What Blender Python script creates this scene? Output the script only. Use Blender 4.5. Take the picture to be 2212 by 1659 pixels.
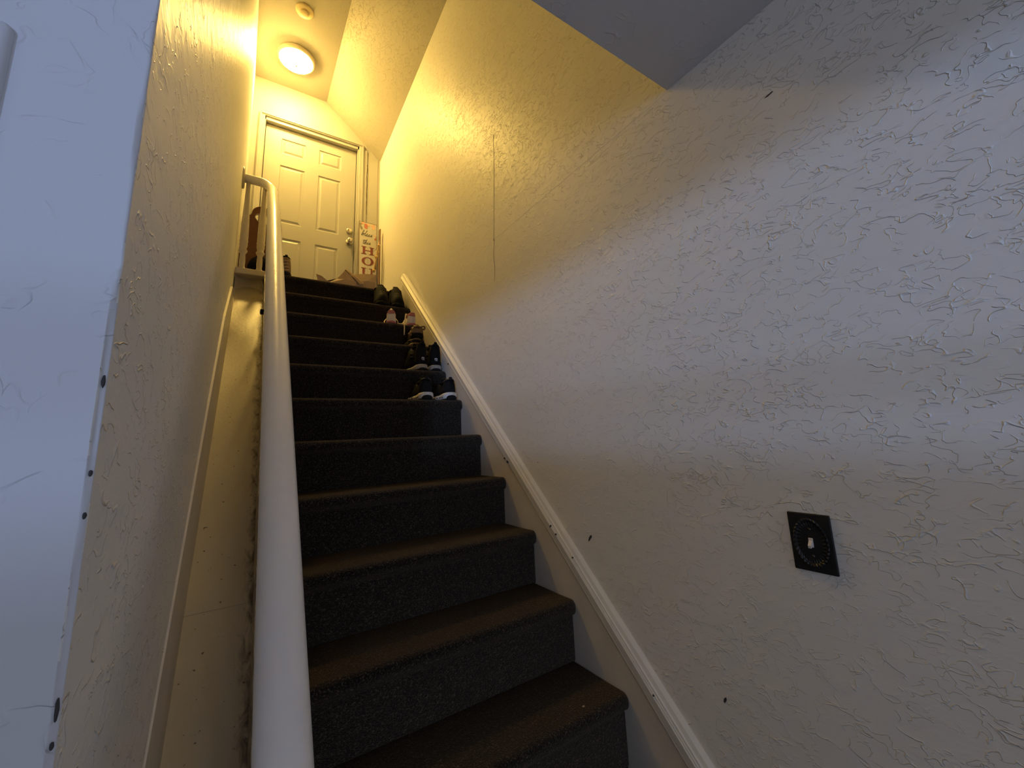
import bpy, bmesh, math, random
from mathutils import Vector, Matrix, noise as mnoise

random.seed(7)
for o in list(bpy.data.objects):
    bpy.data.objects.remove(o)
COL = bpy.context.scene.collection
scene = bpy.context.scene

# ------------------------------------------------------------------ camera, world, light, exposure
R_, T_ = 0.2, 0.22200602            # riser, tread
K_ = R_ / T_                        # pitch of the flight
CAM = Vector((-1.02432, -0.79304, 0.97938))
fwd = Vector((0.55031354, 0.81454727, 0.18348773))
rgt = Vector((0.83247169, -0.55220902, -0.04534413))
upv = Vector((-0.06438864, -0.17770183, 0.98197564))
cd = bpy.data.cameras.new('camera')
cam = bpy.data.objects.new('camera', cd)
COL.objects.link(cam)
cam.matrix_world = Matrix(((rgt.x, upv.x, -fwd.x, CAM.x), (rgt.y, upv.y, -fwd.y, CAM.y),
                           (rgt.z, upv.z, -fwd.z, CAM.z), (0, 0, 0, 1)))
cd.sensor_fit = 'HORIZONTAL'
cd.sensor_width = 36.0
cd.lens = 890.5187 / 2212 * 36.0
cd.shift_x = -18.84 / 2212
cd.shift_y = -52.94 / 2212
cd.clip_start = 0.01
scene.camera = cam

world = bpy.data.worlds.new('world')
scene.world = world
world.use_nodes = True
world.node_tree.nodes['Background'].inputs[0].default_value = (0.5, 0.62, 1.0, 1)
world.node_tree.nodes['Background'].inputs[1].default_value = 1.7

scene.view_settings.view_transform = 'Standard'
scene.view_settings.look = 'None'
scene.view_settings.exposure = 0.0
scene.view_settings.gamma = 1.0
scene.view_settings.use_curve_mapping = False

LAMP_STRENGTH = 262.0
LAMP_COLOR = (1.0, 0.635, 0.150)
WINDOW_STRENGTH = 1.3  # glow of the added side window
WINDOW_COLOR = (0.90, 0.95, 1.0)
LITE_STRENGTH = 4.8  # glow of the added glazed door
LITE_COLOR = (0.66, 0.76, 1.0)
# low daylight that falls level through an added back window of the lower room
sd = bpy.data.lights.new('daylight', 'SUN')
sd.energy = 1.0
sd.angle = math.radians(2.9)
sd.color = (0.40, 0.57, 1.0)
sun = bpy.data.objects.new('daylight', sd)
COL.objects.link(sun)
sun.rotation_euler = Vector((0.50, 0.866, 0.012)).to_track_quat('-Z', 'Y').to_euler()


# ------------------------------------------------------------------ helpers
def new_obj(name, mesh, mat=None, parent=None):
    o = bpy.data.objects.new(name, mesh)
    COL.objects.link(o)
    if mat is not None:
        mesh.materials.append(mat)
    if parent is not None:
        o.parent = parent
    return o


def thing(name, label, cat, loc=(0, 0, 0), rz=0.0, group=None):
    o = bpy.data.objects.new(name, None)
    o.empty_display_size = 0.05
    COL.objects.link(o)
    o.location = loc
    o.rotation_euler = (0, 0, rz)
    o['label'] = label
    o['category'] = cat
    if group:
        o['group'] = group
    return o


def tag(o, label, cat, group=None):
    o['label'] = label
    o['category'] = cat
    if group:
        o['group'] = group
    return o


def struct(o):
    o['kind'] = 'structure'
    return o


def from_bm(name, bm, mat=None, parent=None, smooth=False):
    bmesh.ops.recalc_face_normals(bm, faces=bm.faces)
    me = bpy.data.meshes.new(name)
    bm.to_mesh(me)
    bm.free()
    for p in me.polygons:
        p.use_smooth = smooth
    return new_obj(name, me, mat, parent)


def add_box(bm, lo, hi, bevel=0.0, seg=2):
    geom = bmesh.ops.create_cube(bm, size=1.0)
    vs = geom['verts']
    for v in vs:
        v.co = Vector(((lo[0] + hi[0]) / 2 + v.co.x * (hi[0] - lo[0]),
                       (lo[1] + hi[1]) / 2 + v.co.y * (hi[1] - lo[1]),
                       (lo[2] + hi[2]) / 2 + v.co.z * (hi[2] - lo[2])))
    if bevel > 0:
        es = list({e for v in vs for e in v.link_edges})
        bmesh.ops.bevel(bm, geom=es, offset=bevel, segments=seg, profile=0.5, affect='EDGES')


def box(name, lo, hi, mat, parent=None, bevel=0.0, smooth=False):
    bm = bmesh.new()
    add_box(bm, lo, hi, bevel)
    return from_bm(name, bm, mat, parent, smooth)


def add_prism(bm, poly, axis, a, b):
    """poly: 2D points; extruded along axis from a to b"""
    def mk(p, t):
        if axis == 'x':
            return (t, p[0], p[1])
        if axis == 'y':
            return (p[0], t, p[1])
        return (p[0], p[1], t)
    v0 = [bm.verts.new(mk(p, a)) for p in poly]
    v1 = [bm.verts.new(mk(p, b)) for p in poly]
    n = len(poly)
    bm.faces.new(v0)
    bm.faces.new(list(reversed(v1)))
    for i in range(n):
        j = (i + 1) % n
        bm.faces.new((v0[i], v0[j], v1[j], v1[i]))


def prism(name, poly, axis, a, b, mat, parent=None, smooth=False):
    bm = bmesh.new()
    add_prism(bm, poly, axis, a, b)
    return from_bm(name, bm, mat, parent, smooth)


def catmull(pts, n=8):
    pts = [Vector(p) for p in pts]
    out = []
    P = [2 * pts[0] - pts[1]] + pts + [2 * pts[-1] - pts[-2]]
    for i in range(1, len(P) - 2):
        a, b, c, d = P[i - 1], P[i], P[i + 1], P[i + 2]
        for k in range(n):
            t = k / n
            out.append(0.5 * ((2 * b) + (-a + c) * t + (2 * a - 5 * b + 4 * c - d) * t * t
                              + (-a + 3 * b - 3 * c + d) * t ** 3))
    out.append(pts[-1])
    return out


def add_tube(bm, pts, rad, seg=10, squash=None, up=(0, 0, 1)):
    """rad: number or function(t 0..1); squash: (side scale, up scale)"""
    pts = [Vector(p) for p in pts]
    n = len(pts)
    rings = []
    upr = Vector(up)
    for i, p in enumerate(pts):
        d = (pts[min(i + 1, n - 1)] - pts[max(i - 1, 0)])
        if d.length < 1e-9:
            d = Vector((0, 1, 0))
        d.normalize()
        s = d.cross(upr)
        if s.length < 1e-3:
            s = d.cross(Vector((1, 0, 0)))
        s.normalize()
        u = s.cross(d)
        r = rad(i / (n - 1)) if callable(rad) else rad
        sx, sy = squash if squash else (1, 1)
        rings.append([bm.verts.new(p + s * (math.cos(2 * math.pi * k / seg) * r * sx)
                                   + u * (math.sin(2 * math.pi * k / seg) * r * sy)) for k in range(seg)])
    for a, b in zip(rings, rings[1:]):
        for k in range(seg):
            j = (k + 1) % seg
            bm.faces.new((a[k], a[j], b[j], b[k]))
    bm.faces.new(list(reversed(rings[0])))
    bm.faces.new(rings[-1])


def add_lathe(bm, prof, seg=24, M=None):
    """prof: list of (radius, z), closed with caps; M maps to place"""
    M = M or Matrix.Identity(4)
    rings = []
    for r, z in prof:
        rings.append([bm.verts.new(M @ Vector((math.cos(2 * math.pi * k / seg) * max(r, 1e-5),
                                               math.sin(2 * math.pi * k / seg) * max(r, 1e-5), z)))
                      for k in range(seg)])
    for a, b in zip(rings, rings[1:]):
        for k in range(seg):
            j = (k + 1) % seg
            bm.faces.new((a[k], a[j], b[j], b[k]))
    bm.faces.new(list(reversed(rings[0])))
    bm.faces.new(rings[-1])


def lathe(name, prof, mat, parent=None, seg=24, M=None, smooth=True):
    bm = bmesh.new()
    add_lathe(bm, prof, seg, M)
    return from_bm(name, bm, mat, parent, smooth)


def smooth01(x):
    x = max(0.0, min(1.0, x))
    return x * x * (3 - 2 * x)


# ------------------------------------------------------------------ materials
class NT:
    def __init__(self, name):
        self.m = bpy.data.materials.new(name)
        self.m.use_nodes = True
        self.t = self.m.node_tree
        self.n = self.t.nodes
        self.b = self.n['Principled BSDF']

    def add(self, typ, **kw):
        nd = self.n.new(typ)
        for k, v in kw.items():
            setattr(nd, k, v)
        return nd

    def link(self, a, b):
        self.t.links.new(a, b)

    def math(self, op, a, b=None, clamp=False):
        nd = self.add('ShaderNodeMath', operation=op)
        nd.use_clamp = clamp
        for i, v in enumerate((a, b)):
            if v is None:
                continue
            if isinstance(v, (int, float)):
                nd.inputs[i].default_value = v
            else:
                self.link(v, nd.inputs[i])
        return nd.outputs[0]

    def coords(self, scale=(1, 1, 1)):
        tc = self.add('ShaderNodeTexCoord')
        mp = self.add('ShaderNodeMapping')
        mp.inputs['Scale'].default_value = scale
        self.link(tc.outputs['Object'], mp.inputs[0])
        return mp.outputs[0]

    def noise(self, vec, scale, detail=2.0, dist=0.0, rough=0.5):
        nd = self.add('ShaderNodeTexNoise')
        self.link(vec, nd.inputs['Vector'])
        nd.inputs['Scale'].default_value = scale
        nd.inputs['Detail'].default_value = detail
        nd.inputs['Distortion'].default_value = dist
        nd.inputs['Roughness'].default_value = rough
        return nd.outputs[0]

    def ramp(self, fac, stops):
        nd = self.add('ShaderNodeValToRGB')
        self.link(fac, nd.inputs[0])
        el = nd.color_ramp.elements
        while len(el) < len(stops):
            el.new(0.5)
        for e, (p, c) in zip(el, stops):
            e.position = p
            e.color = (c, c, c, 1) if isinstance(c, (int, float)) else (*c, 1)
        return nd.outputs[0]

    def bump(self, h, strength=1.0, dist=0.001):
        nd = self.add('ShaderNodeBump')
        nd.inputs['Strength'].default_value = strength
        nd.inputs['Distance'].default_value = dist
        self.link(h, nd.inputs['Height'])
        self.link(nd.outputs[0], self.b.inputs['Normal'])

    def mix(self, fac, a, b):
        nd = self.add('ShaderNodeMix', data_type='RGBA')
        if isinstance(fac, (int, float)):
            nd.inputs[0].default_value = fac
        else:
            self.link(fac, nd.inputs[0])
        for i, v in ((6, a), (7, b)):
            if isinstance(v, tuple):
                nd.inputs[i].default_value = (*v, 1)
            else:
                self.link(v, nd.inputs[i])
        return nd.outputs[2]


def plain(name, col, rough=0.5, metal=0.0, var=0.08, scale=40.0, bumpd=0.0, bscale=200.0, spec=0.5):
    t = NT(name)
    c = t.coords()
    f = t.noise(c, scale, 3)
    dark = tuple(v * (1 - var) for v in col)
    lite = tuple(min(1, v * (1 + var)) for v in col)
    t.link(t.mix(f, dark, lite), t.b.inputs['Base Color'])
    t.b.inputs['Roughness'].default_value = rough
    t.b.inputs['Metallic'].default_value = metal
    t.b.inputs['Specular IOR Level'].default_value = spec
    if bumpd > 0:
        t.bump(t.noise(c, bscale, 3), 1.0, bumpd)
    return t.m


def plaster(name, col, strength=1.0, scale=13.0, amount=0.5, rough=0.42):
    """hand-trowelled plaster: thin broken ridges over a faintly rippled ground, painted semi-gloss"""
    t = NT(name)
    c = t.coords((1.0, 0.62, 1.0))
    wob = t.noise(c, 9.0, 2.0)
    n1 = t.noise(c, scale * 1.9, 2.0, 0.5, 0.5)
    n2 = t.noise(c, scale * 3.1, 2.0, 0.6, 0.5)
    step1 = t.ramp(n1, [(0.472, 0.0), (0.485, 1.0), (0.498, 0.25), (0.56, 0.12), (0.8, 0.0)])
    step2 = t.ramp(n2, [(0.472, 0.0), (0.488, 1.0), (0.505, 0.15), (0.7, 0.0)])
    m1 = t.ramp(t.noise(c, scale * 3.3, 2.0, 0.3), [(amount - 0.02, 0.0), (amount + 0.08, 1.0)])
    m2 = t.ramp(t.noise(c, scale * 2.3, 2.0, 0.3), [(amount - 0.02, 0.0), (amount + 0.08, 1.0)])
    h = t.math('ADD', t.math('MULTIPLY', step1, m1), t.math('MULTIPLY', t.math('MULTIPLY', step2, m2), 0.75))
    h = t.math('MULTIPLY', h, t.ramp(t.noise(c, 2.2, 2.0), [(0.30, 0.55), (0.55, 1.0)]))
    soft = t.math('MULTIPLY', wob, 1.0)
    fine = t.math('MULTIPLY', t.noise(c, 190.0, 3.0), 0.10)
    h = t.math('ADD', h, t.math('ADD', soft, fine))
    t.bump(h, 1.0, 0.0020 * strength)
    var = t.noise(c, 2.3, 4.0, 0.3)
    dark = tuple(v * 0.93 for v in col)
    base = t.mix(var, dark, col)
    # small scuffs and chips that stay on the wall
    sp = t.add('ShaderNodeTexVoronoi')
    t.link(c, sp.inputs['Vector'])
    sp.inputs['Scale'].default_value = 9.0
    spot = t.ramp(sp.outputs['Distance'], [(0.0, 1.0), (0.014, 1.0), (0.03, 0.0)])
    gate = t.ramp(t.noise(c, 4.0, 1.0), [(0.56, 0.0), (0.6, 1.0)])
    base = t.mix(t.math('MULTIPLY', t.math('MULTIPLY', spot, gate), 0.6), base, (0.10, 0.09, 0.08))
    t.link(base, t.b.inputs['Base Color'])
    t.b.inputs['Roughness'].default_value = rough
    t.b.inputs['Specular IOR Level'].default_value = 0.4
    return t.m


def carpet_mat():
    t = NT('carpet_charcoal_brown')
    c = t.coords()
    n = t.noise(c, 230.0, 3.0, 0.0, 0.7)
    n2 = t.noise(c, 520.0, 2.0)
    s = t.ramp(n, [(0.40, (0.011, 0.0095, 0.009)), (0.55, (0.024, 0.020, 0.017)), (0.68, (0.17, 0.13, 0.09))])
    big = t.noise(c, 7.0, 3.0)
    s = t.mix(t.math('MULTIPLY', big, 0.35), s, (0.010, 0.009, 0.009))
    t.link(s, t.b.inputs['Base Color'])
    t.b.inputs['Roughness'].default_value = 1.0
    t.b.inputs['Specular IOR Level'].default_value = 0.05
    t.b.inputs['Sheen Weight'].default_value = 0.22
    t.b.inputs['Sheen Tint'].default_value = (1.0, 0.80, 0.58, 1)
    t.b.inputs['Sheen Roughness'].default_value = 0.35
    h = t.math('ADD', n, t.math('MULTIPLY', n2, 0.6))
    t.bump(h, 1.0, 0.006)
    return t.m


def stained_paint(name, col):
    """cream paint with dirt streaks gathered along the right-hand board joint"""
    t = NT(name)
    c = t.coords()
    tc = t.add('ShaderNodeTexCoord')
    sx = t.add('ShaderNodeSeparateXYZ')
    t.link(tc.outputs['Object'], sx.inputs[0])
    edge = t.add('ShaderNodeMapRange')
    edge.inputs['From Min'].default_value = -1.045
    edge.inputs['From Max'].default_value = -0.962
    t.link(sx.outputs[0], edge.inputs['Value'])
    cs = t.coords((1.0, 0.45, 0.45))
    n = t.noise(cs, 38.0, 5.0, 0.6, 0.7)
    d = t.ramp(t.math('MULTIPLY', n, edge.outputs[0]), [(0.33, 0.0), (0.56, 0.9)])
    spots = t.ramp(t.noise(c, 75.0, 2.0), [(0.70, 0.0), (0.74, 0.8)])
    d = t.math('MAXIMUM', d, spots)
    soft = t.noise(cs, 7.0, 4.0, 0.4)
    base = t.mix(soft, tuple(v * 0.72 for v in col), col)
    base = t.mix(d, base, (0.07, 0.055, 0.035))
    t.link(base, t.b.inputs['Base Color'])
    t.b.inputs['Roughness'].default_value = 0.4
    t.bump(t.noise(c, 60.0, 4.0), 1.0, 0.0008)
    return t.m


WALL_C = (0.84, 0.82, 0.77)
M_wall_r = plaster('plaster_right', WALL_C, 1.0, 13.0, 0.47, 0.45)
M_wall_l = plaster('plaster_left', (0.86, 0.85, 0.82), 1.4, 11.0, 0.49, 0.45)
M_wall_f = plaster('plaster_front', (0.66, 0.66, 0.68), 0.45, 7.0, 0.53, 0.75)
M_wall_d = plaster('plaster_door_wall_dimmed', (0.43, 0.42, 0.39), 0.22, 11.0, 0.58, 0.5)  # colour darkened so this wall does not burn out under the lamp
M_ceil = plaster('plaster_ceiling_dimmed', (0.43, 0.41, 0.35), 0.55, 12.0, 0.54, 0.55)  # darker than the lower walls, offsetting the lamp's brightness in the colour
M_slope = plaster('plaster_slope_dimmed', (0.46, 0.435, 0.37), 1.2, 12.0, 0.48, 0.5)  # lowered in tone as well, against the nearby lamp
M_carpet = carpet_mat()
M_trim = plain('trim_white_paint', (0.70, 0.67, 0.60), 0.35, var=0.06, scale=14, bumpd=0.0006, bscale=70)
M_skirt = plain('skirt_paint', (0.66, 0.61, 0.53), 0.4, var=0.12, scale=9, bumpd=0.0008, bscale=60)
M_strip = stained_paint('stained_cream_paint', (0.74, 0.66, 0.48))
M_rail = plain('rail_gloss_white', (0.72, 0.70, 0.68), 0.28, var=0.05, scale=25, bumpd=0.0009, bscale=38)
M_balu = plain('baluster_paint', (0.62, 0.56, 0.46), 0.35, var=0.08, scale=30, bumpd=0.0006, bscale=90)
M_casing = plain('casing_paint_dimmed', (0.42, 0.41, 0.385), 0.4, var=0.05, scale=14)  # dimmer copy of the trim paint, toned down for the strong lamplight
M_door = plain('door_paint_dimmed', (0.38, 0.375, 0.355), 0.38, var=0.03, scale=8)  # door tone darkened to keep it from bleaching in the lamplight
M_dark = plain('dark_gap', (0.05, 0.03, 0.025), 0.9)
M_grime = plain('grime_brown', (0.16, 0.09, 0.03), 0.9, var=0.5, scale=60)
M_chip = plain('chip_dark', (0.05, 0.045, 0.045), 0.9)
M_nickel = plain('satin_nickel', (0.62, 0.58, 0.50), 0.28, 1.0, var=0.05)
M_black_metal = plain('black_cast_metal', (0.012, 0.012, 0.013), 0.42, 0.3, var=0.3, scale=90, bumpd=0.0006, bscale=120)
M_switch = plain('switch_toggle_white', (0.75, 0.70, 0.64), 0.3, var=0.02)
M_brown = plain('red_brown_board', (0.10, 0.034, 0.018), 0.42, var=0.35, scale=24, bumpd=0.0004, bscale=60)
M_brown_edge = plain('pale_board_edge', (0.34, 0.28, 0.21), 0.5)
M_kraft = plain('kraft_paper', (0.42, 0.30, 0.18), 0.7, var=0.14, scale=18, bumpd=0.0012, bscale=30)
M_sign = plain('sign_face_cream', (0.60, 0.58, 0.54), 0.6, var=0.06, scale=12)
M_sign_edge = plain('sign_edge_brown', (0.22, 0.12, 0.07), 0.7)
M_red = plain('sign_letter_red', (0.24, 0.062, 0.055), 0.6)
M_ink = plain('sign_script_grey', (0.13, 0.13, 0.125), 0.6)
M_leaf_r = plain('leaf_rust', (0.50, 0.17, 0.12), 0.6, var=0.3, scale=60)
M_leaf_p = plain('leaf_peach', (0.70, 0.45, 0.30), 0.6, var=0.2, scale=60)
M_leaf_g = plain('leaf_grey_green', (0.24, 0.24, 0.19), 0.6, var=0.2, scale=60)
M_rope = plain('jute_rope', (0.50, 0.36, 0.18), 0.8, var=0.35, scale=160, bumpd=0.002, bscale=260)
M_black = plain('shoe_black', (0.0065, 0.0065, 0.0075), 0.75, var=0.4, scale=60, bumpd=0.0006, bscale=300, spec=0.12)
M_black2 = plain('shoe_black_mesh', (0.011, 0.010, 0.011), 0.8, var=0.5, scale=90, bumpd=0.0009, bscale=420, spec=0.12)
M_grey_sole = plain('sole_grey', (0.33, 0.31, 0.28), 0.6, var=0.12, scale=40)
M_white_sole = plain('sole_white', (0.62, 0.58, 0.52), 0.55, var=0.1, scale=40)
M_black_sole = plain('sole_black', (0.009, 0.009, 0.009), 0.8, spec=0.15)
M_white_up = plain('upper_white', (0.66, 0.61, 0.55), 0.6, var=0.06, scale=60)
M_pink = plain('pink_trim', (0.42, 0.14, 0.13), 0.6, var=0.12, scale=60)
M_lace_w = plain('lace_cream', (0.72, 0.62, 0.42), 0.8)
M_logo = plain('logo_pale', (0.75, 0.78, 0.82), 0.5)
M_tan = plain('boot_tan', (0.20, 0.125, 0.07), 0.65, var=0.3, scale=50)
M_tan2 = plain('boot_tan_light', (0.36, 0.25, 0.15), 0.65, var=0.25, scale=50)
M_brown_sh = plain('shoe_brown', (0.14, 0.075, 0.03), 0.5, var=0.3, scale=60)
M_detector = plain('smoke_detector_plastic', (0.72, 0.60, 0.36), 0.5, var=0.03)
M_floor = plain('room_floor', (0.16, 0.11, 0.075), 0.5, var=0.3, scale=6)


def emis(name, col, strength):
    t = NT(name)
    e = t.add('ShaderNodeEmission')
    e.inputs[0].default_value = (*col, 1)
    e.inputs[1].default_value = strength
    t.link(e.outputs[0], t.n['Material Output'].inputs[0])
    return t.m


M_glow = emis('lamp_diffuser_glow', LAMP_COLOR, LAMP_STRENGTH)
M_window_fill = emis('window_fill_glow', WINDOW_COLOR, WINDOW_STRENGTH)  # glowing pane of an added window, fills the lower room

XR = 0.02          # right wall
XL = -1.13         # left wall
YC = -0.28         # corner of the left wall
YD = 3.5           # door wall
ZL = 2.2           # landing
YN = 11 * T_       # landing nosing


def zn(y):
    return y * K_


# ------------------------------------------------------------------ setting
# right wall, bending very slightly outwards up the flight
struct(prism('wall_right', [(0.02, -3.2), (0.02, 1.4), (0.078, 3.5), (0.079, 3.65), (0.25, 3.65), (0.25, -3.2)],
             'z', -0.4, 4.8, M_wall_r))

# left wall of the stairwell, its free corner rounded and uneven
bm = bmesh.new()
prof = []
for k in range(7):
    a = math.pi / 2 * k / 6
    prof.append((XL - 0.005 + 0.005 * math.cos(a), YC + 0.005 - 0.005 * math.sin(a)))
nz = 260
rows = []
for j in range(nz + 1):
    z = -0.4 + 5.2 * j / nz
    row = [bm.verts.new((-1.146, YD, z)), bm.verts.new((XL - 0.002, 0.4, z)), bm.verts.new((XL, -0.2, z))]
    for k, (x, y) in enumerate(prof):
        d = mnoise.noise(Vector((0.3, 0.7, z * 9))) * 0.0028 + mnoise.noise(Vector((4.3, 0.7, z * 38))) * 0.0014
        w_ = math.sin(math.pi * (k + 0.001) / 6)
        row.append(bm.verts.new((x + d * w_, y - d * w_, z)))
    row += [bm.verts.new((XL - 0.05, YC, z)), bm.verts.new((XL - 0.05, -0.13, z)), bm.verts.new((XL - 0.05, YD, z))]
    rows.append(row)
for a, b in zip(rows, rows[1:]):
    for k in range(len(a)):
        j = (k + 1) % len(a)
        bm.faces.new((a[k], a[j], b[j], b[k]))
bm.faces.new(rows[0])
bm.faces.new(rows[-1])
wl = struct(from_bm('wall_left', bm, M_wall_l, smooth=False))
wl.data.materials.append(M_wall_f)
for p in wl.data.polygons:
    p.use_smooth = abs(p.normal.x) > 0.1 and abs(p.normal.y) > 0.1
    p.material_index = 1 if p.normal.y < -0.5 else 0
# wall facing the room, left of that corner
wf = struct(box('wall_front', (-3.2, YC, -0.4), (XL - 0.05, -0.13, 2.15), M_wall_f))
# plaster panel edge with a soft groove, painted over
bm = bmesh.new()
add_box(bm, (-2.1, YC - 0.009, -0.4), (-1.222, YC + 0.02, 1.371), 0.0085, 4)
struct(from_bm('trim_panel', bm, M_wall_f, smooth=True))
WX0, WX1, WZ0, WZ1 = -3.02, -1.15, 0.885, 1.60
bm = bmesh.new()
for lo, hi in (((-3.2, -3.26, -0.4), (WX0, -3.2, 2.2)), ((WX1, -3.26, -0.4), (0.25, -3.2, 2.2)),
               ((WX0, -3.26, -0.4), (WX1, -3.2, WZ0)), ((WX0, -3.26, WZ1), (WX1, -3.2, 2.2))):
    add_box(bm, lo, hi)
struct(from_bm('wall_back', bm, M_wall_f))
struct(box('wall_far_left', (-3.35, -3.35, -0.4), (-3.2, -0.13, 2.2), M_wall_f))
struct(box('floor', (-3.35, -3.35, -0.5), (0.25, 3.7, -0.4), M_floor))
struct(box('ceiling_lower', (-3.35, -3.35, 2.03), (0.02, -0.26, 2.13), M_wall_f, bevel=0.0))
bm = bmesh.new()
add_box(bm, (XL, -0.26, 2.03), (XR, -0.14, 4.8))
struct(from_bm('wall_header', bm, M_wall_f))
# upper ceilings
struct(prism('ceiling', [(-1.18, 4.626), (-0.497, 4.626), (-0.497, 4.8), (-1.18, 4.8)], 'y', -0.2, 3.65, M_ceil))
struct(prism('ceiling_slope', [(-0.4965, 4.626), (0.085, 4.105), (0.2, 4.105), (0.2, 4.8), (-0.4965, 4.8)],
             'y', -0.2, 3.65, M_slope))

# door wall with its opening
DX0, DX1, DZ1 = -1.038, -0.151, 4.21
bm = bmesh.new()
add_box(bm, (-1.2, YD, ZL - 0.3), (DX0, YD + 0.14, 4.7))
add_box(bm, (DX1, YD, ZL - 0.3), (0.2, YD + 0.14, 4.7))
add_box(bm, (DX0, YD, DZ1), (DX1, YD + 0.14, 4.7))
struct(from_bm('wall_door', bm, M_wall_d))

# door: casing, jamb, slab with six raised panels, hardware
door = thing('door_1', 'x', 'door', (0, 0, 0))
del door['label']; del door['category']
door['kind'] = 'structure'
bm = bmesh.new()
for lo, hi in (((-1.089, YD - 0.018, ZL), (-1.038, YD, 4.212)), ((-0.151, YD - 0.018, ZL), (-0.100, YD, 4.212)),
               ((-1.089, YD - 0.018, 4.212), (-0.100, YD, 4.236))):
    add_box(bm, lo, hi, 0.004)
for lo, hi in (((-1.083, YD - 0.026, ZL), (-1.068, YD - 0.012, 4.23)), ((-0.121, YD - 0.026, ZL), (-0.106, YD - 0.012, 4.23)),
               ((-1.083, YD - 0.026, 4.222), (-0.106, YD - 0.012, 4.235))):
    add_box(bm, lo, hi, 0.004)
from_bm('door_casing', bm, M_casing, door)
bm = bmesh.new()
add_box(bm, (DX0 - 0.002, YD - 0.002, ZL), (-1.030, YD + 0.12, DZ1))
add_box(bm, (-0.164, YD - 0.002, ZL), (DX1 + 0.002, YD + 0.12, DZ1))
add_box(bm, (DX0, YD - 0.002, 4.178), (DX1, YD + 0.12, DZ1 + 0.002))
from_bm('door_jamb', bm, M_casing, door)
box('gap_shadow', (-1.032, YD + 0.085, ZL), (-0.160, YD + 0.12, 4.182), M_dark, door)
# slab
SX0, SX1, SZ0, SZ1, SY = -1.024, -0.171, ZL + 0.01, 4.166, YD + 0.045
panels = [(-0.885, -0.664, 3.886, 4.055), (-0.538, -0.322, 3.886, 4.055),
          (-0.885, -0.664, 3.140, 3.757), (-0.538, -0.322, 3.140, 3.757),
          (-0.885, -0.664, 2.42, 2.982), (-0.538, -0.322, 2.42, 2.982)]
bm = bmesh.new()
xs = sorted({SX0, SX1, *[p[0] for p in panels], *[p[1] for p in panels]})
zs = sorted({SZ0, SZ1, *[p[2] for p in panels], *[p[3] for p in panels]})


def is_panel(x0, x1, z0, z1):
    for p in panels:
        if x0 >= p[0] - 1e-6 and x1 <= p[1] + 1e-6 and z0 >= p[2] - 1e-6 and z1 <= p[3] + 1e-6:
            return True
    return False


for i in range(len(xs) - 1):
    for j in range(len(zs) - 1):
        if not is_panel(xs[i], xs[i + 1], zs[j], zs[j + 1]):
            bm.faces.new([bm.verts.new((xs[a], SY, zs[b])) for a, b in ((i, j), (i + 1, j), (i + 1, j + 1), (i, j + 1))])
for (x0, x1, z0, z1) in panels:
    def rect(d, y):
        return [bm.verts.new((x, y, z)) for x, z in ((x0 + d, z0 + d), (x1 - d, z0 + d), (x1 - d, z1 - d), (x0 + d, z1 - d))]
    loops = [rect(0, SY), rect(0.006, SY + 0.007), rect(0.018, SY + 0.008), rect(0.036, SY + 0.001), rect(0.040, SY + 0.001)]
    for a, b in zip(loops, loops[1:]):
        for k in range(4):
            bm.faces.new((a[k], a[(k + 1) % 4], b[(k + 1) % 4], b[k]))
    bm.faces.new(loops[-1])
bmesh.ops.remove_doubles(bm, verts=bm.verts, dist=1e-5)
for lo, hi in (((SX0, SY, SZ0), (SX1, SY + 0.035, SZ1)),):
    pts = [(lo[0], lo[2]), (hi[0], lo[2]), (hi[0], hi[2]), (lo[0], hi[2])]
    f = [bm.verts.new((x, SY, z)) for x, z in pts]
    g = [bm.verts.new((x, SY + 0.036, z)) for x, z in pts]
    for k in range(4):
        bm.faces.new((f[k], f[(k + 1) % 4], g[(k + 1) % 4], g[k]))
    bm.faces.new(g)
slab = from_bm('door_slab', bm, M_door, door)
Mk = Matrix.Rotation(math.pi / 2, 4, 'X')
lathe('deadbolt', [(0.031, 0), (0.032, 0.006), (0.027, 0.014), (0.024, 0.016), (0.021, 0.017), (0.0, 0.018)], M_nickel, door,
      28, Matrix.Translation((-0.219, SY - 0.0, 3.207)) @ Mk)
lathe('door_knob', [(0.033, 0), (0.034, 0.005), (0.030, 0.012), (0.014, 0.016), (0.012, 0.034), (0.022, 0.040), (0.029, 0.052),
                    (0.027, 0.064), (0.018, 0.070), (0.0, 0.071)], M_nickel, door, 28,
      Matrix.Translation((-0.217, SY - 0.0, 3.080)) @ Mk)

# narrow boards and dark gap either side of the casing
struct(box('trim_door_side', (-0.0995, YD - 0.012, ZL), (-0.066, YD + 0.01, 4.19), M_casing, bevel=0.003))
bm = bmesh.new()
add_tube(bm, [(-0.060 + 0.003 * math.sin(k * 1.7), YD - 0.001, 4.02 - 0.05 * k) for k in range(13)],
         lambda t: 0.0035 * (1 - 0.7 * t) + 0.0012 * math.sin(t * 40) ** 2, 6)
from_bm('plaster_crack', bm, M_grime, bpy.data.objects['wall_door'], True)
bm = bmesh.new()
for pts in (((-0.096, 4.235), (-0.085, 4.222), (-0.078, 4.200), (-0.066, 4.196)),
            ((0.050, 4.17), (0.052, 4.155), (0.046, 4.148), (0.058, 4.130), (0.060, 4.128)),
            ((0.058, 4.12), (0.056, 3.9), (0.057, 3.6), (0.058, 3.3))):
    add_tube(bm, [(x, YD - 0.0005, z) for x, z in pts], 0.0013, 5)
from_bm('plaster_crack', bm, M_grime, bpy.data.objects['wall_door'])

# landing
struct(box('floor_landing', (-1.147, 2.60, ZL - 0.12), (0.06, YD, ZL - 0.002), M_carpet))

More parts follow.
